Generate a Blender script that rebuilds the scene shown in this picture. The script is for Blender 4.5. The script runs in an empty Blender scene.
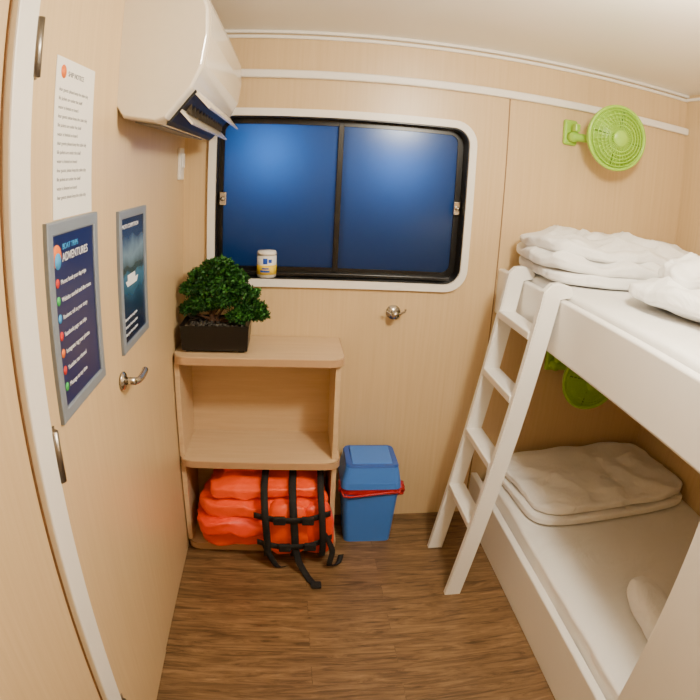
import bpy, bmesh, math, random
from mathutils import Vector, Matrix, noise
random.seed(3)
S=bpy.context.scene
COL=S.collection
W=2.21; H=2.10; YF=-2.95; XB=1.29
# ---------------------------------------------------------------- materials
def srgb(r,g,b):
    f=lambda c:(c/255/12.92) if c/255<=.04045 else ((c/255+.055)/1.055)**2.4
    return (f(r),f(g),f(b),1)
def mat(name,col,rough=.5,metal=0,bump=0,bscale=40,coat=0,sheen=0,spec=.5,dist=.01,distort=0):
    m=bpy.data.materials.new(name);m.use_nodes=True
    nt=m.node_tree;b=nt.nodes['Principled BSDF']
    b.inputs['Base Color'].default_value=col;b.inputs['Roughness'].default_value=rough;b.inputs['Metallic'].default_value=metal
    b.inputs['Coat Weight'].default_value=coat;b.inputs['Sheen Weight'].default_value=sheen
    b.inputs['Specular IOR Level'].default_value=spec
    tc=nt.nodes.new('ShaderNodeTexCoord');n=nt.nodes.new('ShaderNodeTexNoise')
    n.inputs['Scale'].default_value=bscale;n.inputs['Detail'].default_value=4;n.inputs['Distortion'].default_value=distort
    nt.links.new(tc.outputs['Object'],n.inputs['Vector'])
    mx=nt.nodes.new('ShaderNodeMix');mx.data_type='RGBA'
    mx.inputs[6].default_value=col;mx.inputs[7].default_value=(col[0]*.93,col[1]*.93,col[2]*.93,1)
    nt.links.new(n.outputs['Fac'],mx.inputs[0]);nt.links.new(mx.outputs[2],b.inputs['Base Color'])
    if bump:
        bp=nt.nodes.new('ShaderNodeBump');bp.inputs['Strength'].default_value=bump;bp.inputs['Distance'].default_value=dist
        nt.links.new(n.outputs['Fac'],bp.inputs['Height']);nt.links.new(bp.outputs['Normal'],b.inputs['Normal'])
    return m
def woodmat(name,c1,c2,scale,rough=.4,bump=.03,coat=0):
    m=bpy.data.materials.new(name);m.use_nodes=True
    nt=m.node_tree;b=nt.nodes['Principled BSDF'];b.inputs['Roughness'].default_value=rough;b.inputs['Coat Weight'].default_value=coat
    tc=nt.nodes.new('ShaderNodeTexCoord');mp=nt.nodes.new('ShaderNodeMapping');mp.inputs['Scale'].default_value=scale
    n=nt.nodes.new('ShaderNodeTexNoise');n.inputs['Scale'].default_value=1;n.inputs['Detail'].default_value=6;n.inputs['Roughness'].default_value=.65
    r=nt.nodes.new('ShaderNodeValToRGB');r.color_ramp.elements[0].position=.3;r.color_ramp.elements[1].position=.7
    r.color_ramp.elements[0].color=c1;r.color_ramp.elements[1].color=c2
    nt.links.new(tc.outputs['Object'],mp.inputs[0]);nt.links.new(mp.outputs[0],n.inputs['Vector']);nt.links.new(n.outputs['Fac'],r.inputs[0]);nt.links.new(r.outputs[0],b.inputs['Base Color'])
    bp=nt.nodes.new('ShaderNodeBump');bp.inputs['Strength'].default_value=bump;bp.inputs['Distance'].default_value=.005
    nt.links.new(n.outputs['Fac'],bp.inputs['Height']);nt.links.new(bp.outputs['Normal'],b.inputs['Normal'])
    return m
M_wall=woodmat('laminate_wall',srgb(205,176,132),srgb(215,188,145),(80,80,2.2),.34,.015)
M_shelf=woodmat('laminate_shelf',srgb(204,174,136),srgb(215,187,148),(4,60,60),.35,.02)
M_edge=mat('shelf_edge_band',srgb(190,152,114),.35)
M_ceil=mat('ceiling_panel',srgb(240,232,218),.3,bscale=3)
M_white=mat('white_trim',srgb(244,240,232),.35)
M_paint=mat('white_painted_wood',srgb(242,240,235),.35,bscale=8)
M_sheet=mat('bed_sheet',srgb(240,239,236),.85,bump=.45,bscale=5,sheen=.2,dist=.03,distort=.8)
M_duvet=mat('duvet_cotton',srgb(243,242,240),.9,bump=.6,bscale=8,sheen=.2,dist=.03,distort=1.0)
M_black=mat('black_frame',srgb(12,12,14),.3)
M_gap=mat('dark_gap',srgb(60,44,30),.8)
M_seam=mat('seam_line',srgb(132,100,68),.7)
M_chrome=mat('chrome',srgb(205,200,192),.18,1)
M_steel=mat('brushed_steel',srgb(150,145,138),.35,1)
M_acw=mat('ac_plastic',srgb(236,226,208),.22,coat=.4)
M_acd=mat('ac_dark_slot',srgb(22,22,24),.5)
M_acg=mat('ac_grey',srgb(120,118,114),.5)
M_green=mat('fan_green_plastic',srgb(158,205,60),.35)
M_green2=mat('fan_green_dark',srgb(95,140,30),.45)
M_blue=mat('bin_blue_plastic',srgb(62,122,218),.35)
M_blue2=mat('bin_lid_blue',srgb(34,84,176),.35)
M_red=mat('red_bin_bag',srgb(180,28,34),.35,bump=.6,bscale=60)
M_orange=mat('life_jacket_orange',srgb(255,80,6),.42,bump=.3,bscale=30)
M_orange2=mat('life_jacket_orange_fold',srgb(246,62,4),.45,bump=.3,bscale=30)
M_strap=mat('black_webbing',srgb(16,15,17),.75,bump=.4,bscale=200)
M_pot=mat('black_pot',srgb(12,12,13),.35)
M_peb=mat('grey_pebble',srgb(60,56,50),.7)
M_leaf=mat('bonsai_leaf',srgb(26,76,24),.6,bscale=80)
M_leaf2=mat('bonsai_leaf_light',srgb(56,120,42),.6,bscale=80)
M_bark=mat('bonsai_bark',srgb(78,52,32),.85,bump=.6,bscale=60)
M_pframe=mat('poster_frame_silver',srgb(132,142,156),.4,.2)
M_navy=mat('poster_navy',srgb(22,34,84),.3)
M_paper=mat('paper',srgb(244,242,236),.4)
M_txt=mat('ink_dark',srgb(90,90,96),.7)
M_txtw=mat('ink_white',srgb(235,238,245),.6)
M_txto=mat('ink_orange',srgb(244,120,30),.6)
M_red2=mat('ink_red',srgb(220,50,40),.6)
M_cyan=mat('ink_cyan',srgb(60,160,225),.6)
M_grn=mat('ink_green',srgb(60,185,90),.6)
M_yel=mat('label_yellow',srgb(240,205,40),.5)
M_lblue=mat('label_blue',srgb(30,80,190),.5)

# ---------------------------------------------------------------- mesh helpers
def link(o): COL.objects.link(o); return o
def obj(name,bm,m,smooth=False,parent=None):
    bmesh.ops.recalc_face_normals(bm,faces=bm.faces)
    me=bpy.data.meshes.new(name);bm.to_mesh(me);bm.free()
    o=link(bpy.data.objects.new(name,me))
    if m: me.materials.append(m)
    if smooth:
        for p in me.polygons:p.use_smooth=True
    if parent: o.parent=parent
    return o
def empty(name,loc=(0,0,0)):
    e=bpy.data.objects.new(name,None);e.empty_display_size=.05;e.location=(0,0,0);return link(e)
def box(name,a,b,m,bev=0,parent=None,seg=2,rot=None,smooth=False):
    bm=bmesh.new();bmesh.ops.create_cube(bm,size=1)
    a=Vector(a);b=Vector(b);c=(a+b)/2;d=b-a
    for v in bm.verts: v.co=Vector((v.co.x*d.x,v.co.y*d.y,v.co.z*d.z))
    if bev: bmesh.ops.bevel(bm,geom=list(bm.edges),offset=bev,segments=seg,profile=.5,affect='EDGES')
    if rot is not None: bmesh.ops.transform(bm,matrix=rot.to_4x4(),verts=bm.verts)
    bmesh.ops.translate(bm,vec=c,verts=bm.verts)
    return obj(name,bm,m,smooth,parent)
def frame_from(d):
    d=d.normalized();q=d.to_track_quat('Z','Y');return q.to_matrix()
def cyl(name,p0,p1,r,m,parent=None,n=24,r2=None,bev=0):
    p0=Vector(p0);p1=Vector(p1);d=p1-p0
    bm=bmesh.new();bmesh.ops.create_cone(bm,cap_ends=True,segments=n,radius1=r,radius2=r if r2 is None else r2,depth=d.length)
    if bev:
        ed=[e for e in bm.edges if any(len(f.verts)>4 for f in e.link_faces)]
        bmesh.ops.bevel(bm,geom=ed,offset=bev,segments=2,affect='EDGES')
    bmesh.ops.transform(bm,matrix=Matrix.Translation((p0+p1)/2)@frame_from(d).to_4x4(),verts=bm.verts)
    return obj(name,bm,m,True,parent)
def tube(name,pts,r,m,parent=None,cyc=False,res=3):
    cu=bpy.data.curves.new(name,'CURVE');cu.dimensions='3D';cu.bevel_depth=r;cu.bevel_resolution=res
    sp=cu.splines.new('POLY');sp.points.add(len(pts)-1)
    for i,p in enumerate(pts):
        sp.points[i].co=(*p,1)
    sp.use_cyclic_u=cyc;cu.use_fill_caps=True
    t=bpy.data.objects.new('tmp',cu);link(t);bpy.context.view_layer.update()
    me=bpy.data.meshes.new_from_object(t.evaluated_get(bpy.context.evaluated_depsgraph_get()))
    bpy.data.objects.remove(t);bpy.data.curves.remove(cu)
    me.name=name;me.materials.clear();me.materials.append(m)
    for p in me.polygons:p.use_smooth=True
    o=link(bpy.data.objects.new(name,me));o.parent=parent
    return o
def prism(name,poly,axis,a,b,m,parent=None,bev=0,smooth=False):
    bm=bmesh.new()
    def P(p,t):
        return {'z':(p[0],p[1],t),'y':(p[0],t,p[1]),'x':(t,p[0],p[1])}[axis]
    v0=[bm.verts.new(P(p,a)) for p in poly];v1=[bm.verts.new(P(p,b)) for p in poly]
    n=len(poly)
    bm.faces.new(v0);bm.faces.new(v1[::-1])
    for i in range(n): bm.faces.new((v0[i],v1[i],v1[(i+1)%n],v0[(i+1)%n]))
    if bev:
        ed=[e for e in bm.edges if any(len(f.verts)>4 for f in e.link_faces)]
        bmesh.ops.bevel(bm,geom=ed,offset=bev,segments=2,affect='EDGES')
    return obj(name,bm,m,smooth,parent)
def rrect(x0,x1,z0,z1,r,n=8):
    out=[]
    for cx,cz,a0 in ((x1-r,z1-r,0),(x0+r,z1-r,90),(x0+r,z0+r,180),(x1-r,z0+r,270)):
        for i in range(n+1):
            a=math.radians(a0+90*i/n);out.append((cx+r*math.cos(a),cz+r*math.sin(a)))
    return out
def ring(name,o_,i_,y0,y1,m,parent=None,bev=0):
    bm=bmesh.new();n=len(o_)
    A=[bm.verts.new((p[0],y0,p[1])) for p in o_];B=[bm.verts.new((p[0],y0,p[1])) for p in i_]
    C=[bm.verts.new((p[0],y1,p[1])) for p in o_];D=[bm.verts.new((p[0],y1,p[1])) for p in i_]
    for i in range(n):
        j=(i+1)%n
        bm.faces.new((A[i],A[j],B[j],B[i]));bm.faces.new((C[i],D[i],D[j],C[j]))
        bm.faces.new((A[i],C[i],C[j],A[j]));bm.faces.new((B[i],B[j],D[j],D[i]))
    if bev:
        ed=[e for e in bm.edges if abs(e.verts[0].co.y-y0)<1e-6 and abs(e.verts[1].co.y-y0)<1e-6 and e.calc_face_angle(0)>1]
        bmesh.ops.bevel(bm,geom=ed,offset=bev,segments=3,affect='EDGES')
    return obj(name,bm,m,False,parent)
def soft(name,dims,loc,m,k=6,amp=.006,freq=6,seed=0,n=22,crown=0,parent=None,rot=0,tilt=0,fold=0):
    bm=bmesh.new();bmesh.ops.create_cube(bm,size=2)
    bmesh.ops.subdivide_edges(bm,edges=bm.edges,cuts=n,use_grid_fill=True)
    off=Vector((seed*7.3,seed*3.1,seed*1.7))
    R=Matrix.Rotation(rot,3,'Z')@Matrix.Rotation(tilt,3,'Y')
    for v in bm.verts:
        p=v.co.copy()
        L=(abs(p.x)**k+abs(p.y)**k+abs(p.z)**k)**(1/k)
        mx=max(abs(p.x),abs(p.y),abs(p.z))
        q=p*(mx/L)
        if crown: 
            q.z*=1-crown*(max(abs(p.x),abs(p.y))**3)
        w=Vector((q.x*dims[0]/2,q.y*dims[1]/2,q.z*dims[2]/2))
        nn=noise.noise_vector(w*freq+off)+.5*noise.noise_vector(w*freq*2.3+off)
        if fold: nn.z*=(.5+.5*q.z)
        w+=nn*amp
        if fold:
            cr=1-abs(noise.noise(Vector((w.x*5,w.y*9,seed*2.7))))*2.2
            w.z+=fold*(math.sin(w.x*24+w.y*15+5*noise.noise(w*4+off))+1.5*max(cr,0)**3)*(.5+.5*q.z)
        v.co=R@w+Vector(loc)
    return obj(name,bm,m,True,parent)
def ribbon(name,pts,wdir,width,m,parent=None,th=.003,sub=6):
    P=[Vector(p) for p in pts]
    Q=[]
    for i in range(len(P)-1):
        p0=P[max(i-1,0)];p1=P[i];p2=P[i+1];p3=P[min(i+2,len(P)-1)]
        for s in range(sub):
            t=s/sub
            Q.append(.5*((2*p1)+(p2-p0)*t+(2*p0-5*p1+4*p2-p3)*t*t+(3*p1-p0-3*p2+p3)*t**3))
    Q.append(P[-1]);wd=Vector(wdir).normalized()*width/2
    bm=bmesh.new();rows=[]
    for i,q in enumerate(Q):
        t=(Q[min(i+1,len(Q)-1)]-Q[max(i-1,0)]).normalized();nrm=t.cross(wd).normalized()*th/2
        rows.append([bm.verts.new(q+a*wd+b*nrm) for a,b in ((-1,-1),(1,-1),(1,1),(-1,1))])
    for r0,r1 in zip(rows,rows[1:]):
        for i in range(4): bm.faces.new((r0[i],r0[(i+1)%4],r1[(i+1)%4],r1[i]))
    bm.faces.new(rows[0]);bm.faces.new(rows[-1][::-1])
    return obj(name,bm,m,True,parent)
def text(name,body,size,m,M4,parent,align='LEFT',ext=.0003):
    cu=bpy.data.curves.new(name,'FONT');cu.body=body;cu.size=size;cu.align_x=align;cu.extrude=ext
    t=bpy.data.objects.new('tmp',cu);link(t);bpy.context.view_layer.update()
    me=bpy.data.meshes.new_from_object(t.evaluated_get(bpy.context.evaluated_depsgraph_get()))
    bpy.data.objects.remove(t);bpy.data.curves.remove(cu)
    me.transform(M4);me.materials.clear();me.materials.append(m)
    o=link(bpy.data.objects.new(name,me));o.parent=parent;return o
def wallM(y,z,x=.012): # text on left wall
    return Matrix.Translation((x,y,z))@Matrix(((0,0,1,0),(1,0,0,0),(0,1,0,0),(0,0,0,1)))

# ---------------------------------------------------------------- room shell
def floor_mat():
    m=bpy.data.materials.new('vinyl_plank_floor');m.use_nodes=True;nt=m.node_tree;b=nt.nodes['Principled BSDF']
    b.inputs['Roughness'].default_value=.36
    tc=nt.nodes.new('ShaderNodeTexCoord')
    br=nt.nodes.new('ShaderNodeTexBrick');br.inputs['Scale'].default_value=1;br.inputs['Brick Width'].default_value=.8;br.inputs['Row Height'].default_value=.085
    br.inputs['Mortar Size'].default_value=.0014;br.inputs['Bias'].default_value=0;br.offset=.37
    br.inputs['Color1'].default_value=(.3,.3,.3,1);br.inputs['Color2'].default_value=(.9,.9,.9,1);br.inputs['Mortar'].default_value=(.05,.05,.05,1)
    nt.links.new(tc.outputs['Object'],br.inputs['Vector'])
    mp=nt.nodes.new('ShaderNodeMapping');mp.inputs['Scale'].default_value=(5,48,1)
    add=nt.nodes.new('ShaderNodeVectorMath');add.operation='ADD'
    sc=nt.nodes.new('ShaderNodeVectorMath');sc.operation='SCALE';sc.inputs['Scale'].default_value=13
    nt.links.new(br.outputs['Color'],sc.inputs[0])
    nt.links.new(tc.outputs['Object'],mp.inputs[0]);nt.links.new(mp.outputs[0],add.inputs[0]);nt.links.new(sc.outputs[0],add.inputs[1])
    n=nt.nodes.new('ShaderNodeTexNoise');n.inputs['Scale'].default_value=1;n.inputs['Detail'].default_value=8;n.inputs['Roughness'].default_value=.72;n.inputs['Distortion'].default_value=1.1
    nt.links.new(add.outputs[0],n.inputs['Vector'])
    r=nt.nodes.new('ShaderNodeValToRGB');e=r.color_ramp.elements
    e[0].position=.32;e[0].color=srgb(62,43,27);e[1].position=.70;e[1].color=srgb(160,127,88)
    k=e.new(.5);k.color=srgb(120,91,60)
    nt.links.new(n.outputs['Fac'],r.inputs[0])
    mx=nt.nodes.new('ShaderNodeMix');mx.data_type='RGBA';mx.blend_type='MULTIPLY';mx.inputs[0].default_value=.35
    nt.links.new(r.outputs[0],mx.inputs[6]);nt.links.new(br.outputs['Color'],mx.inputs[7])
    nt.links.new(mx.outputs[2],b.inputs['Base Color'])
    bp=nt.nodes.new('ShaderNodeBump');bp.inputs['Strength'].default_value=.08;bp.inputs['Distance'].default_value=.004
    nt.links.new(n.outputs['Fac'],bp.inputs['Height']);nt.links.new(bp.outputs['Normal'],b.inputs['Normal'])
    return m
box('floor',(-.1,YF-.1,-.08),(W+.1,.1,0),floor_mat())
box('ceiling',(-.1,YF-.1,H),(W+.1,.1,H+.08),M_ceil)
box('wall_left',(-.1,YF,0),(0,.1,H),M_wall)
box('wall_right',(W,YF,0),(W+.1,.1,H),M_wall)
box('wall_front',(-.1,YF-.1,0),(W+.1,YF,H),M_wall)
wx0,wx1,wz0,wz1=.099,1.149,1.079,1.782
hx0,hx1,hz0,hz1=wx0+.03,wx1-.03,wz0+.03,wz1-.03
bm=bmesh.new()
def addbox(bm,a,b):
    r=bmesh.ops.create_cube(bm,size=1)['verts']
    a=Vector(a);b=Vector(b)
    for v in r: v.co=Vector([(a[i]+b[i])/2+v.co[i]*(b[i]-a[i]) for i in range(3)])
addbox(bm,(0,0,0),(W,.1,hz0));addbox(bm,(0,0,hz1),(W,.1,H));addbox(bm,(0,0,hz0),(hx0,.1,hz1));addbox(bm,(hx1,0,hz0),(W,.1,hz1))
obj('wall_back',bm,M_wall)
box('trim_1',(1.2825,-.0015,0),(1.2875,0.001,1.905),M_seam)
box('trim_2',(0.0,-.028,1.903),(W,0.0,1.936),M_white,.006)
box('trim_3',(0.0,-.016,2.066),(W,0.0,2.080),M_white,.004)
box('trim_4',(0.0,-.022,2.086),(W,0.0,2.1),M_white,.004)
box('trim_5',(W-.014,YF,2.068),(W,-.014,2.082),M_white,.003)

# ---------------------------------------------------------------- window
win=empty('window_1')
ring('bezel',rrect(wx0,wx1,wz0,wz1,.095),rrect(wx0+.03,wx1-.03,wz0+.03,wz1-.03,.068),-.018,.004,M_white,win,bev=.006)
ring('reveal',rrect(wx0+.026,wx1-.026,wz0+.026,wz1-.026,.07),rrect(wx0+.034,wx1-.034,wz0+.034,wz1-.034,.064),-.006,.085,M_black,win)
ring('sash_frame',rrect(wx0+.03,wx1-.03,wz0+.03,wz1-.03,.066),rrect(wx0+.052,wx1-.058,wz0+.068,wz1-.056,.035),.058,.09,M_black,win)
gm=bpy.data.materials.new('frosted_window_film');gm.use_nodes=True;nt=gm.node_tree;nt.nodes.clear()
tr=nt.nodes.new('ShaderNodeBsdfTranslucent');tr.inputs[0].default_value=(.42,.64,.9,1)
gl=nt.nodes.new('ShaderNodeBsdfGlossy');gl.inputs['Roughness'].default_value=.22;gl.inputs['Color'].default_value=(.6,.65,.7,1)
ms=nt.nodes.new('ShaderNodeMixShader');ms.inputs[0].default_value=.045
out=nt.nodes.new('ShaderNodeOutputMaterial')
nt.links.new(tr.outputs[0],ms.inputs[1]);nt.links.new(gl.outputs[0],ms.inputs[2]);nt.links.new(ms.outputs[0],out.inputs[0])
box('pane_left',(wx0+.04,.074,wz0+.055),(.612,.078,wz1-.045),gm,parent=win)
box('pane_right',(.604,.066,wz0+.055),(wx1-.045,.070,wz1-.045),gm,parent=win)
box('meeting_stile',(.600,.056,wz0+.05),(.622,.082,wz1-.04),M_black,.002,win)
box('bottom_track',(wx0+.05,.03,wz0+.036),(wx1-.05,.06,wz0+.05),M_black,.002,win)
for i,x in enumerate((wx0+.040,wx1-.066)):
    box('latch_%d'%i,(x,.030,1.395),(x+.028,.058,1.45),M_chrome,.003,win)
    cyl('latch_knob_%d'%i,(x+.014,.032,1.422),(x+.014,.014,1.422),.009,M_chrome,win,12)
def light(name,kind,loc,energy,color,size=.1):
    l=bpy.data.lights.new(name,kind);l.energy=energy;l.color=color
    if kind=='AREA': l.size=size
    else: l.shadow_soft_size=size
    o=link(bpy.data.objects.new(name,l));o.location=loc
    return o
light('pane_backlight_fill','POINT',(.33,.235,1.615),1.3,(.22,.56,1),.06)  # added unseen lamp behind the left pane, makes the blue glow in the film
light('pane_backlight_fill','POINT',(.85,.235,1.605),1.3,(.22,.56,1),.06)  # same added backlight for the right pane, stands for no real fitting

# ---------------------------------------------------------------- door and left wall
door=empty('door_1')
DY0,DY1=-1.375,-.893
box('door_leaf',(0,DY0,.012),(.006,DY1,2.0),M_wall,.0015,door)
box('leaf_gap',(0,DY1,.0),(.002,DY1+.006,2.0),M_seam,0,door)
box('jamb',(0,DY0-.078,0),(.018,DY0-.006,2.1),M_white,.004,door)
box('jamb_gap',(0,DY0-.006,0),(.004,DY0,2.1),M_gap,0,door)
box('jamb_gap_near',(0,DY0-.081,0),(.004,DY0-.078,2.1),M_seam,0,door)
for i,z in enumerate((1.74,1.05,.3)):
    cyl('hinge_barrel_%d'%i,(.016,DY0-.002,z-.05),(.016,DY0-.002,z+.05),.010,M_steel,door,12)
    box('hinge_leaf_%d'%i,(.004,DY0,z-.05),(.009,DY0+.022,z+.05),M_steel,.001,door)
hy,hz=-.915,1.018
cyl('handle_rose',(.006,hy,hz),(.016,hy,hz),.024,M_chrome,door,28,bev=.003)
cyl('handle_neck',(.016,hy,hz),(.045,hy,hz),.010,M_chrome,door,16)
tube('handle_lever',[(.043,hy-.004,hz),(.05,hy+.01,hz),(.052,hy+.03,hz),(.052,hy+.065,hz+.002),(.050,hy+.078,hz+.003)],.009,M_chrome,door)

def poster_frame(name,y0,y1,z0,z1,x,fw=.016,content=M_navy):
    e=empty(name)
    bm=bmesh.new()
    rs=[]
    for ins,xx in ((0,x),(0,x+.008),(.003,x+.010),(fw-.003,x+.010),(fw,x+.008),(fw,x)):
        rs.append([bm.verts.new((xx,a,b)) for a,b in ((y0+ins,z0+ins),(y1-ins,z0+ins),(y1-ins,z1-ins),(y0+ins,z1-ins))])
    rs.append(rs[0])
    for r0,r1 in zip(rs,rs[1:]):
        for i in range(4): bm.faces.new((r0[i],r0[(i+1)%4],r1[(i+1)%4],r1[i]))
    obj('frame',bm,M_pframe,False,e)
    box('sheet',(x+.001,y0+fw-.001,z0+fw-.001),(x+.005,y1-fw+.001,z1-fw+.001),content,0,e)
    return e
p1=poster_frame('framed_poster',-1.317,-1.053,1.084,1.450,.006,.025)
X=.0115;oy=-.037
cyl('logo_sun',(X,-1.235+oy,1.387),(X+.0006,-1.235+oy,1.387),.021,M_txto,p1,24)
cyl('logo_sea',(X+.0006,-1.232+oy,1.378),(X+.001,-1.232+oy,1.378),.015,M_cyan,p1,24)
text('heading','BOAT TRIPS',.015,M_cyan,wallM(-1.207+oy,1.396,X),p1)
text('heading_2','ADVENTURES',.022,M_txtw,wallM(-1.209+oy,1.374,X),p1)
rows=[('Phone: book your day trips',M_red2),('Website: snorkel and dive tours',M_grn),('Reviews: tell us your story',M_cyan),('Facebook page: sea trips',M_red2),('Instagram: tag your photos',M_txto),('Youtube: sea channel',M_red2),('Message us any time',M_grn)]
for i,(t,mm) in enumerate(rows):
    z=1.334-i*.0325
    cyl('icon_%d'%i,(X,-1.238+oy,z+.005),(X+.0006,-1.238+oy,z+.005),.0085,mm,p1,16)
    text('row_%d'%i,t,.0122,M_txtw,wallM(-1.222+oy,z,X),p1)
def sea_mat():
    m=bpy.data.materials.new('poster_seascape');m.use_nodes=True;nt=m.node_tree;b=nt.nodes['Principled BSDF'];b.inputs['Roughness'].default_value=.25
    tc=nt.nodes.new('ShaderNodeTexCoord');sp=nt.nodes.new('ShaderNodeSeparateXYZ');nt.links.new(tc.outputs['Generated'],sp.inputs[0])
    r=nt.nodes.new('ShaderNodeValToRGB');e=r.color_ramp.elements
    e[0].position=0;e[0].color=srgb(12,26,56);e[1].position=1;e[1].color=srgb(20,34,66)
    for p,c in ((.3,(18,46,80)),(.5,(60,110,145)),(.56,(40,56,64)),(.72,(110,140,165)),(.85,(34,58,100))):
        k=e.new(p);k.color=srgb(*c)
    n=nt.nodes.new('ShaderNodeTexNoise');n.inputs['Scale'].default_value=14;n.inputs['Detail'].default_value=5
    mx=nt.nodes.new('ShaderNodeMath');mx.operation='MULTIPLY_ADD';mx.inputs[1].default_value=.22;nt.links.new(tc.outputs['Object'],n.inputs['Vector'])
    sb=nt.nodes.new('ShaderNodeMath');sb.operation='SUBTRACT';sb.inputs[1].default_value=.11
    nt.links.new(n.outputs['Fac'],mx.inputs[0]);nt.links.new(sp.outputs['Z'],mx.inputs[2]);nt.links.new(mx.outputs[0],sb.inputs[0]);nt.links.new(sb.outputs[0],r.inputs[0]);nt.links.new(r.outputs[0],b.inputs['Base Color'])
    return m
p2=poster_frame('framed_poster',-.875,-.612,1.071,1.436,.0,.022,sea_mat())
text('heading','PHOTO COMPETITION',.015,M_txtw,wallM(-.845,1.388,.0055),p2)
prism('boat_hull',[(-.82,1.25),(-.70,1.25),(-.715,1.235),(-.805,1.235)],'x',.0052,.0056,M_txtw,p2)
box('boat_cabin',(.0052,-.80,1.25),(.0056,-.73,1.265),M_txtw,0,p2)
for i in range(3): text('caption_%d'%i,'Share your best sea picture',.011,M_txtw,wallM(-.845,1.15-.02*i,.0055),p2)
p3=empty('notice_sheet')
box('sheet',(.006,-1.272,1.452),(.0075,-1.070,1.748),M_paper,0,p3)
cyl('crest',(.0076,-1.238,1.722),(.0080,-1.238,1.722),.013,M_txto,p3,20)
text('title','SHIP NOTICE',.014,M_txt,wallM(-1.216,1.716,.0077),p3)
for i in range(13):
    text('line_%d'%i,['dear guests please keep the cabin tidy','life jackets are under the shelf','water is limited on board'][i%3],.0098,M_txt,wallM(-1.255,1.685-i*.0165,.0077),p3,ext=.0001)
sw=empty('light_switch')
box('plate',(0,-.13,1.50),(.012,-.06,1.62),M_white,.003,sw)
box('rocker',(.012,-.115,1.545),(.018,-.075,1.60),M_paper,.002,sw)

# ---------------------------------------------------------------- air conditioner
ac=empty('air_conditioner')
ay0,ay1=-.90,-.09
prof=[(0.0,1.695),(.02,1.662),(.10,1.648),(.125,1.656),(.185,1.73),(.208,1.785),(.216,1.86),(.211,1.93),(.195,1.972),(.16,1.99),(0.0,1.998)]
prism('casing',prof,'y',ay0+.02,ay1-.02,M_acw,ac)
def endcap(name,ya,yb):
    bm=bmesh.new();rings=[]
    cx,cz=.09,1.82
    for t in range(5):
        a=t/4*math.pi/2;s=1-.045*(1-math.cos(a));y=ya+(yb-ya)*math.sin(a)
        rings.append([bm.verts.new((max(0,cx+(p[0]-cx)*s) if p[0]>0 else 0,y,cz+(p[1]-cz)*s)) for p in prof])
    for r0,r1 in zip(rings,rings[1:]):
        for i in range(len(prof)): bm.faces.new((r0[i],r0[(i+1)%len(prof)],r1[(i+1)%len(prof)],r1[i]))
    bm.faces.new(rings[-1]);bm.faces.new(rings[0][::-1])
    return obj(name,bm,M_acw,False,ac)
endcap('end_cap_near',ay0+.02,ay0);endcap('end_cap_far',ay1-.02,ay1)
prism('front_panel',[(.187,1.737),(.213,1.787),(.222,1.86),(.217,1.932),(.200,1.974),(.190,1.968),(.2,1.93),(.206,1.86),(.2,1.80),(.18,1.742)],'y',ay0+.012,ay1-.012,M_acw,ac)
prism('outlet_recess',[(.118,1.645),(.129,1.653),(.189,1.725),(.184,1.735),(.12,1.66)],'y',ay0+.05,ay1-.05,M_acd,ac)
prism('louvre_upper',[(.184,1.722),(.220,1.684),(.224,1.687),(.19,1.729)],'y',ay0+.055,ay1-.055,M_acw,ac)
prism('louvre_lower',[(.148,1.680),(.180,1.645),(.184,1.648),(.153,1.686)],'y',ay0+.055,ay1-.055,M_acw,ac)
for i in range(12):
    y=ay0+.1+i*.055
    box('vane_%d'%i,(.135,y,1.675),(.17,y+.003,1.705),M_acg,0,ac)
prism('bottom_grille',[(.03,1.656),(.095,1.645),(.095,1.649),(.03,1.661)],'y',ay0+.08,ay1-.08,M_acg,ac)

# ---------------------------------------------------------------- shelf unit
sh=empty('shelf_unit')
SX0,SX1=.004,.636
def board(name,z,th,yfront,m=M_shelf):
    def outline(e):
        r=.05;x0,x1,yf=SX0,SX1+e,yfront-e
        pts=[(x0,-.001),(x1,-.001)]
        for i in range(9):
            a=math.radians(0-90*i/8);pts.append((x1-r+r*math.cos(a),yf+r+r*math.sin(a)))
        for i in range(9):
            a=math.radians(-90-90*i/8);pts.append((x0+r+r*math.cos(a),yf+r+r*math.sin(a)))
        return pts
    prism(name,outline(0),'z',z,z+th,m,sh,bev=.003)
    prism(name+'_edge_band',outline(.003),'z',z+.003,z+th-.003,M_edge,sh)
board('top_board',.84,.032,-.292);board('middle_board',.415,.032,-.292);board('bottom_board',.004,.034,-.283)
for i,(x0,x1) in enumerate(((SX0,SX0+.02),(SX1-.03,SX1-.01))):
    box('side_upper_%d'%i,(x0,-.262,.447),(x1,-.002,.84),M_shelf,.002,sh)
    box('side_lower_%d'%i,(x0,-.262,.038),(x1,-.002,.415),M_shelf,.002,sh)
box('back_panel',(SX0+.02,-.008,.038),(SX1-.03,-.002,.84),M_shelf,0,sh)

# ---------------------------------------------------------------- bonsai
pl=empty('potted_bonsai')
bx0,bx1,by0,by1,bz=.028,.285,-.245,-.075,.873
bm=bmesh.new();bmesh.ops.create_cube(bm,size=1)
for v in bm.verts:
    s=1.0 if v.co.z>0 else .95
    v.co=Vector(((bx0+bx1)/2+v.co.x*(bx1-bx0)*s,(by0+by1)/2+v.co.y*(by1-by0)*s,bz+.008+(v.co.z+.5)*.095))
bm.normal_update()
top=[f for f in bm.faces if f.normal.z>.9]
bmesh.ops.inset_region(bm,faces=top,thickness=.008)
bmesh.ops.translate(bm,vec=(0,0,-.012),verts=list({v for f in top for v in f.verts}))
obj('pot',bm,M_pot,False,pl)
for i,(x,y) in enumerate(((bx0+.03,by0+.03),(bx1-.03,by0+.03),(bx0+.03,by1-.03),(bx1-.03,by1-.03))): box('pot_foot_%d'%i,(x-.012,y-.012,bz),(x+.012,y+.012,bz+.009),M_pot,0,pl)
bm=bmesh.new()
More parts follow.
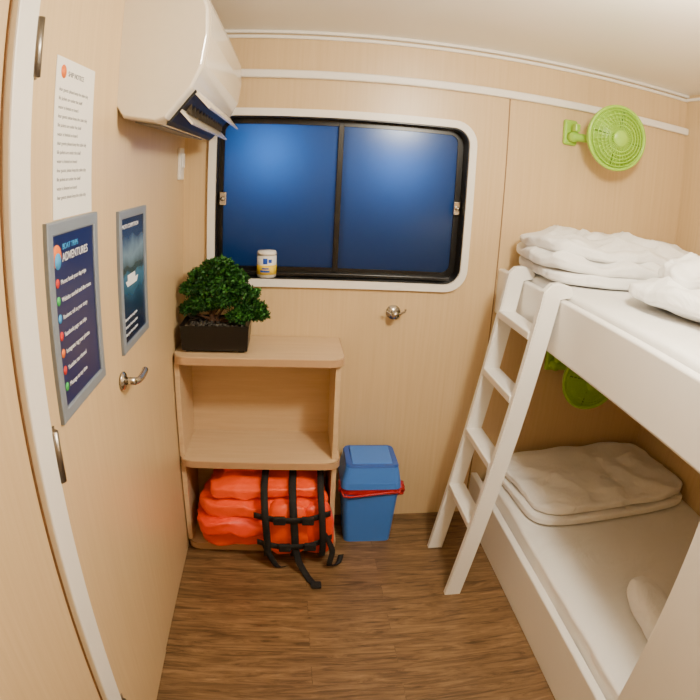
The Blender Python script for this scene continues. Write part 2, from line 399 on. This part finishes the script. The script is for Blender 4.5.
for i in range(130):
    x=random.uniform(bx0+.018,bx1-.018);y=random.uniform(by0+.018,by1-.018)
    mt=Matrix.Translation((x,y,bz+.093+random.uniform(0,.006)))@Matrix.Diagonal((random.uniform(.8,1.3),random.uniform(.8,1.2),.7,1))
    bmesh.ops.create_icosphere(bm,subdivisions=1,radius=random.uniform(.006,.010),matrix=mt)
obj('pebbles',bm,M_peb,True,pl)
tx,ty=.165,-.155
tube('trunk',[(tx-.03,ty,bz+.09),(tx-.025,ty,bz+.13),(tx+.005,ty,bz+.17),(tx-.005,ty-.005,bz+.22),(tx+.0,ty,bz+.26)],.012,M_bark,pl)
pads=[(.165,-.155,1.175,.056,.030),(.11,-.15,1.14,.055,.030),(.215,-.16,1.135,.056,.028),(.07,-.15,1.09,.052,.028),(.155,-.175,1.10,.060,.030),(.255,-.165,1.08,.056,.028),(.195,-.18,1.05,.050,.024),(.10,-.175,1.04,.050,.026),(.285,-.16,1.025,.052,.026),(.055,-.17,1.02,.035,.022),(.245,-.20,1.00,.040,.020),(.315,-.17,1.00,.032,.018)]
for i,p in enumerate(pads):
    tube('branch_%d'%i,[(tx-.005,ty,max(p[2]-.06,bz+.1)),((tx+p[0])/2,(ty+p[1])/2,p[2]-.03),(p[0],p[1],p[2]-.008)],.0045,M_bark,pl)
def foliage(name,m,count,seed,up=0):
    random.seed(seed);bm=bmesh.new()
    for px,py,pz,pr,ph in pads:
        for i in range(count):
            u=random.random()*2*math.pi;v=random.uniform(-.7,1);rr=math.sqrt(max(0,1-v*v))*random.uniform(.5,1.15)
            c=Vector((px+pr*rr*math.cos(u),py+pr*.85*rr*math.sin(u),pz+ph*v+up))
            c.x=max(c.x,.022)
            for j in range(4):
                dd=Vector((random.gauss(0,1),random.gauss(0,1),random.gauss(.4,.7))).normalized()*random.uniform(.009,.020)
                sd=dd.cross(Vector((random.random(),random.random(),random.random()))).normalized()*.0042
                a=[bm.verts.new(c),bm.verts.new(c+dd*.5+sd),bm.verts.new(c+dd),bm.verts.new(c+dd*.5-sd)]
                for q in a: q.co.x=max(q.co.x,.004)
                bm.faces.new(a)
    return obj(name,bm,m,False,pl)
foliage('foliage_dark',M_leaf,300,1);foliage('foliage_light',M_leaf2,160,2,.005)

# ---------------------------------------------------------------- wipes canister on window sill
tp=empty('wipes_canister')
cx,cy,cz=.335,.022,wz0+.0345
cyl('body',(cx,cy,cz),(cx,cy,cz+.088),.039,M_paper,tp,32,bev=.003)
cyl('label_band',(cx,cy,cz+.012),(cx,cy,cz+.05),.0395,M_yel,tp,32)
cyl('lid',(cx,cy,cz+.088),(cx,cy,cz+.106),.040,M_white,tp,32,r2=.036,bev=.002)
bm=bmesh.new()
for (a0,a1,z0,z1) in ((-1.9,-1.45,.055,.078),(-1.35,-1.0,.060,.074),(-2.2,-1.2,.022,.030),(-2.0,-1.3,.034,.040)):
    n=6;r0=.0399
    lo=[bm.verts.new((cx+r0*math.cos(a0+(a1-a0)*i/n),cy+r0*math.sin(a0+(a1-a0)*i/n),cz+z0)) for i in range(n+1)]
    hi=[bm.verts.new((cx+r0*math.cos(a0+(a1-a0)*i/n),cy+r0*math.sin(a0+(a1-a0)*i/n),cz+z1)) for i in range(n+1)]
    for i in range(n): bm.faces.new((lo[i],lo[i+1],hi[i+1],hi[i]))
obj('label_print',bm,M_lblue,True,tp)

# ---------------------------------------------------------------- hook (chrome door holder)
hk=empty('wall_hook')
hx,hz_=.853,.985
cyl('rose',(hx,0,hz_),(hx,-.008,hz_),.030,M_chrome,hk,28,bev=.002)
cyl('stem',(hx,-.008,hz_),(hx,-.05,hz_),.010,M_chrome,hk,16)
cyl('knob',(hx,-.048,hz_),(hx,-.062,hz_),.016,M_chrome,hk,24,bev=.003)
tube('prong_a',[(hx,-.045,hz_),(hx+.02,-.05,hz_+.004),(hx+.038,-.05,hz_+.012),(hx+.042,-.052,hz_+.024)],.005,M_chrome,hk)
tube('prong_b',[(hx,-.045,hz_),(hx-.02,-.05,hz_+.004),(hx-.036,-.05,hz_+.014)],.005,M_chrome,hk)

# ---------------------------------------------------------------- bin
bn=empty('swing_lid_bin')
bX,bY=.780,-.130
def taper(name,x,y,z0,z1,w0,d0,w1,d1,r,m,parent):
    bm=bmesh.new();rings=[]
    for z,w,dd in ((z0,w0,d0),(z1,w1,d1)):
        rings.append([bm.verts.new((p[0],p[1],z)) for p in rrect(x-w/2,x+w/2,y-dd/2,y+dd/2,r,5)])
    n=len(rings[0])
    for i in range(n): bm.faces.new((rings[0][i],rings[0][(i+1)%n],rings[1][(i+1)%n],rings[1][i]))
    bm.faces.new(rings[0][::-1]);bm.faces.new(rings[1])
    return obj(name,bm,m,False,parent)
taper('bin_body',bX,bY,0.0,.285,.205,.165,.238,.205,.025,M_blue,bn)
taper('bag_skirt',bX,bY,.262,.296,.242,.210,.250,.216,.03,M_red,bn)
tube('bag_edge',[(p[0]+random.uniform(-.005,.005),p[1]+random.uniform(-.005,.005),.265+random.uniform(-.014,.014)) for p in rrect(bX-.122,bX+.122,bY-.108,bY+.108,.03,5)],.005,M_red,bn,True)
soft('bag_bunch',(.05,.06,.07),(bX+.122,bY-.05,.262),M_red,3,.010,40,4,8,parent=bn)
soft('bag_bunch_2',(.03,.05,.05),(bX-.120,bY-.04,.27),M_red,3,.008,40,5,8,parent=bn)
taper('lid_rim',bX,bY,.290,.318,.252,.222,.247,.217,.03,M_blue,bn)
taper('lid_hood',bX,bY,.318,.388,.246,.216,.218,.188,.03,M_blue,bn)
taper('lid_ledge',bX,bY,.386,.395,.222,.192,.214,.184,.028,M_blue2,bn)
box('swing_flap',(bX-.084,bY-.076,.392),(bX+.084,bY+.066,.402),M_blue,.004,bn,rot=Matrix.Rotation(math.radians(4),3,'X'))

# ---------------------------------------------------------------- life jackets
lj=empty('life_jackets')
soft('jacket_base_panel',(.53,.30,.11),(.325,-.185,.095),M_orange,5,.014,9,1,crown=.25,parent=lj)
soft('jacket_lower_fold',(.50,.32,.10),(.305,-.21,.170),M_orange2,5,.020,10,2,crown=.3,parent=lj,rot=.05)
soft('jacket_mid_panel',(.52,.30,.10),(.335,-.20,.242),M_orange,5,.020,10,3,crown=.3,parent=lj,rot=-.04)
soft('jacket_top_panel',(.46,.27,.09),(.345,-.185,.315),M_orange,5,.014,10,4,crown=.3,parent=lj,rot=.03,tilt=-.03)
soft('jacket_collar',(.20,.10,.07),(.26,-.16,.355),M_orange2,4,.010,12,5,crown=.2,parent=lj,rot=.3)
soft('jacket_front_float',(.17,.10,.25),(.43,-.335,.17),M_orange,4,.008,12,6,crown=.1,parent=lj)
soft('jacket_front_float_2',(.13,.09,.24),(.55,-.325,.165),M_orange2,4,.008,12,7,crown=.1,parent=lj)
for i,(x,w) in enumerate(((.345,.028),(.455,.030),(.565,.026))):
    ribbon('strap_vertical_%d'%i,[(x,-.08,.378),(x,-.20,.385),(x-.004,-.33,.352),(x,-.402,.27),(x+.006,-.405,.15),(x+.004,-.385,.06),(x,-.33,.044)],(1,0,.05),w,M_strap,lj)
ribbon('strap_cross_upper',[(.30,-.385,.262),(.40,-.408,.255),(.50,-.41,.258),(.60,-.37,.262)],(0,.05,1),.026,M_strap,lj)
ribbon('strap_cross_lower',[(.31,-.39,.135),(.41,-.408,.122),(.52,-.405,.130),(.61,-.36,.14)],(0,.05,1),.026,M_strap,lj)
for i,(x,z) in enumerate(((.40,.258),(.51,.258),(.42,.125),(.52,.13))):
    box('buckle_%d'%i,(x-.024,-.425,z-.018),(x+.024,-.408,z+.018),M_strap,.005,lj)
ribbon('strap_tail',[(.46,-.40,.13),(.475,-.42,.06),(.50,-.44,.012),(.52,-.48,.006),(.545,-.52,.005)],(1,.35,0),.028,M_strap,lj)
ribbon('strap_tail_2',[(.575,-.39,.18),(.61,-.40,.10),(.60,-.41,.03),(.64,-.37,.006),(.655,-.33,.02)],(1,.2,0),.024,M_strap,lj)
box('tail_buckle',(.522,-.530,.002),(.562,-.495,.016),M_strap,.004,lj)
ribbon('strap_left',[(.34,-.39,.12),(.36,-.40,.07),(.39,-.40,.012),(.42,-.39,.006)],(1,.2,0),.024,M_strap,lj)

# ---------------------------------------------------------------- fans
def fan(loc,mount,R=.128,yaw=0,pitch=0):
    e=empty('wall_fan')
    Rm=Matrix.Rotation(yaw,3,'Z')@Matrix.Rotation(pitch,3,'X')
    c=Vector(loc)
    T=lambda p:(Rm@Vector(p))+c
    def circ(r,y,n=48): return [T((r*math.cos(2*math.pi*i/n),y,r*math.sin(2*math.pi*i/n))) for i in range(n)]
    tube('guard_rim',circ(R,-.03),.0075,M_green,e,True)
    for i,(f,y) in enumerate(((.9,-.042),(.78,-.05),(.66,-.055),(.54,-.059),(.42,-.062))): tube('guard_ring_%d'%i,circ(R*f,y),.0022,M_green,e,True,1)
    def rev(prof,n=48,name='x',m=M_green):
        bm=bmesh.new();rows=[[bm.verts.new(T((r*math.cos(2*math.pi*i/n),y,r*math.sin(2*math.pi*i/n)))) for i in range(n)] for r,y in prof]
        for a,b in zip(rows,rows[1:]):
            for i in range(n): bm.faces.new((a[i],a[(i+1)%n],b[(i+1)%n],b[i]))
        bm.faces.new(rows[0]);bm.faces.new(rows[-1][::-1])
        return obj(name,bm,m,True,e)
    rev([(.030,-.066),(.034,-.062),(.034,-.056),(.028,-.05)],name='guard_badge')
    rev([(R,-.03),(R*1.0,-.008),(R*.93,.018),(R*.7,.034),(R*.45,.05),(R*.43,.078),(.02,.09),(.012,.07),(R*.36,.045),(R*.6,.028),(R*.85,.012),(R*.95,-.028)],name='rear_shroud')
    for i in range(36):
        a=2*math.pi*i/36
        pts=[T((R*f*math.cos(a+s),y,R*f*math.sin(a+s))) for f,y,s in ((.24,-.062,0),(.5,-.060,.06),(.78,-.050,.14),(1,-.03,.2))]
        tube('guard_spoke_%d'%i,pts,.0016,M_green,e,res=1)
    rev([(.018,-.046),(.026,-.04),(.028,-.01),(.01,0)],name='rotor_hub',m=M_green2)
    for b in range(4):
        bm=bmesh.new();g=[]
        for i in range(7):
            f=.22+.66*i/6;row=[]
            for j in range(5):
                a=b*math.pi/2+(-.42+.21*j)*(.6+.5*i/6)+.25*i/6
                row.append(bm.verts.new(T((R*f*math.cos(a),-.022+.010*(j-2)/2,R*f*math.sin(a)))))
            g.append(row)
        for i in range(6):
            for j in range(4): bm.faces.new((g[i][j],g[i+1][j],g[i+1][j+1],g[i][j+1]))
        obj('blade_%d'%b,bm,M_green2,True,e)
    mx,mz=mount
    box('wall_plate',(mx-.032,-.022,mz-.055),(mx+.032,0,mz+.055),M_green,.01,e,3)
    cyl('pivot',(mx,-.02,mz-.02),(mx,-.07,mz-.02),.022,M_green,e,24,bev=.004)
    tube('arm',[(mx,-.055,mz-.02),((mx+c.x)/2-.01,-.065,mz-.02),T((-.03,.075,-.01))],.018,M_green,e)
    box('knob',(mx-.012,-.085,mz+.0),(mx+.012,-.05,mz+.035),M_green,.005,e)
    return e
fan((1.695,-.165,1.795),(1.565,1.80),.130,math.radians(-4),math.radians(6))
fan((1.72,-.165,.76),(1.60,.80),.128,math.radians(-6),math.radians(4))

# ---------------------------------------------------------------- bunk bed
bk=empty('bunk_bed')
BY1=-2.0; XR=W-.004
box('lower_side_board',(XB,BY1,0),(XB+.03,-.003,.225),M_paint,.006,bk)
box('lower_platform',(XB+.03,BY1,.12),(XR,-.003,.17),M_paint,0,bk)
box('upper_side_rail',(XB,BY1,1.0),(XB+.032,-.003,1.19),M_paint,.008,bk,3)
box('upper_platform',(XB+.032,BY1,1.02),(XR,-.003,1.07),M_paint,0,bk)
box('upper_end_cleat',(XB+.032,-.03,1.07),(XR,-.003,1.12),M_paint,.003,bk)
box('end_panel',(XB-.002,BY1,0.0),(XB+.03,-1.45,1.0),M_paint,.006,bk)
def mattress(name,a,b,seed):
    c=[(a[i]+b[i])/2 for i in range(3)];d=[b[i]-a[i] for i in range(3)]
    return soft(name,d,c,M_sheet,14,.006,3.5,seed,parent=bk,n=50)
mattress('lower_mattress',(XB+.033,BY1+.02,.171),(XR-.002,-.012,.285),21)
mattress('upper_mattress',(XB+.036,BY1+.02,1.071),(XR-.002,-.032,1.215),22)

# ladder
ld=empty('bunk_ladder')
def railboard(name,y0,y1):
    bx,tx_=1.045,1.222
    w=.062
    pts=[(bx,0),(bx+w,0),(tx_+w+.0,1.195),(tx_+w+.02,1.196),(tx_+w+.045,1.197),(tx_+w+.05,1.215),(tx_+w+.04,1.235),(tx_+w-.0,1.245),(tx_+.03,1.24),(tx_+.005,1.215)]
    prism(name,pts,'y',y0,y1,M_paint,ld,bev=.004)
railboard('side_rail_far',-.285,-.255);railboard('side_rail_near',-.60,-.57)
for i,z in enumerate((.325,.58,.835,1.06)):
    x=1.045+(1.222-1.045)*z/1.215
    box('tread_%d'%i,(x+.0,-.571,z-.014),(x+.068,-.284,z+.014),M_paint,.004,ld)

# bedding
def stack(name,layers,seed):
    e=empty(name)
    for i,(d,l,r,cr,am,fo,k) in enumerate(layers):
        soft('fold_%d'%i,d,l,M_duvet,k,am,5,seed+i,parent=e,fold=fo,n=50,rot=r,crown=cr)
    return e
stack('folded_blanket',[((.83,.53,.040),(1.77,-.31,.308),.05,0,.006,.002,6),((.81,.51,.075),(1.775,-.30,.350),.08,.4,.010,.006,6)],11)
stack('folded_duvet',[((.86,.50,.060),(1.745,-.29,1.243),-.03,.1,.014,.004,4.5),((.82,.50,.080),(1.70,-.285,1.288),-.09,.2,.022,.009,4),((.80,.45,.095),(1.71,-.27,1.335),-.02,.45,.026,.012,4)],31)
pw=empty('crumpled_duvet')
soft('lower_fold',(.70,.46,.12),(1.82,-.81,1.270),M_duvet,4,.024,6,15,crown=.4,rot=.25,n=50,parent=pw,fold=.012)
soft('upper_fold',(.56,.38,.11),(1.83,-.81,1.330),M_duvet,3.5,.030,7,16,crown=.45,rot=.4,n=50,parent=pw,fold=.014)
soft('rolled_towel',(.12,.36,.10),(1.565,-1.19,.338),M_duvet,3,.006,9,16,rot=-.12)

# ---------------------------------------------------------------- ceiling lamp & light
cl=empty('ceiling_light')
LX,LY=1.12,-1.38
cyl('lamp_base',(LX,LY,H-.02),(LX,LY,H),.15,M_white,cl,40)
lm=bpy.data.materials.new('lamp_diffuser');lm.use_nodes=True
b=lm.node_tree.nodes['Principled BSDF'];b.inputs['Emission Color'].default_value=(1,.9,.74,1);b.inputs['Emission Strength'].default_value=10
cyl('diffuser',(LX,LY,H-.06),(LX,LY,H-.02),.11,lm,cl,40,r2=.14)
light('cabin_lamp','POINT',(LX,LY,H-.17),74,(1,.90,.72),.08)
w=bpy.data.worlds.new('night');S.world=w;w.use_nodes=True
w.node_tree.nodes['Background'].inputs[0].default_value=(.01,.03,.09,1);w.node_tree.nodes['Background'].inputs[1].default_value=.3

# ---------------------------------------------------------------- camera (wide action-camera style lens)
yaw,pitch,roll=.1142,.3085,.0536
f=Vector((math.sin(yaw)*math.cos(pitch),math.cos(yaw)*math.cos(pitch),-math.sin(pitch)))
ri=Vector((math.cos(yaw),-math.sin(yaw),0));up=ri.cross(f)
r2=ri*math.cos(roll)+up*math.sin(roll);u2=-ri*math.sin(roll)+up*math.cos(roll)
cam=bpy.data.cameras.new('camera');co=link(bpy.data.objects.new('camera',cam))
Mx=Matrix.Identity(4)
for i in range(3): Mx[i][0]=r2[i];Mx[i][1]=u2[i];Mx[i][2]=-f[i]
Mx[0][3],Mx[1][3],Mx[2][3]=.4307,-2.2149,1.5278
co.matrix_world=Mx
cam.sensor_width=36;cam.sensor_height=36;cam.lens=29.0;cam.clip_start=.01
S.camera=co
cam.type='PANO';cam.panorama_type='FISHEYE_LENS_POLYNOMIAL';cam.fisheye_fov=3.0
cam.fisheye_polynomial_k0=0;cam.fisheye_polynomial_k1=-.001769204*700/36;cam.fisheye_polynomial_k2=0
cam.fisheye_polynomial_k3=-7.4e-11*(700/36)**3;cam.fisheye_polynomial_k4=0
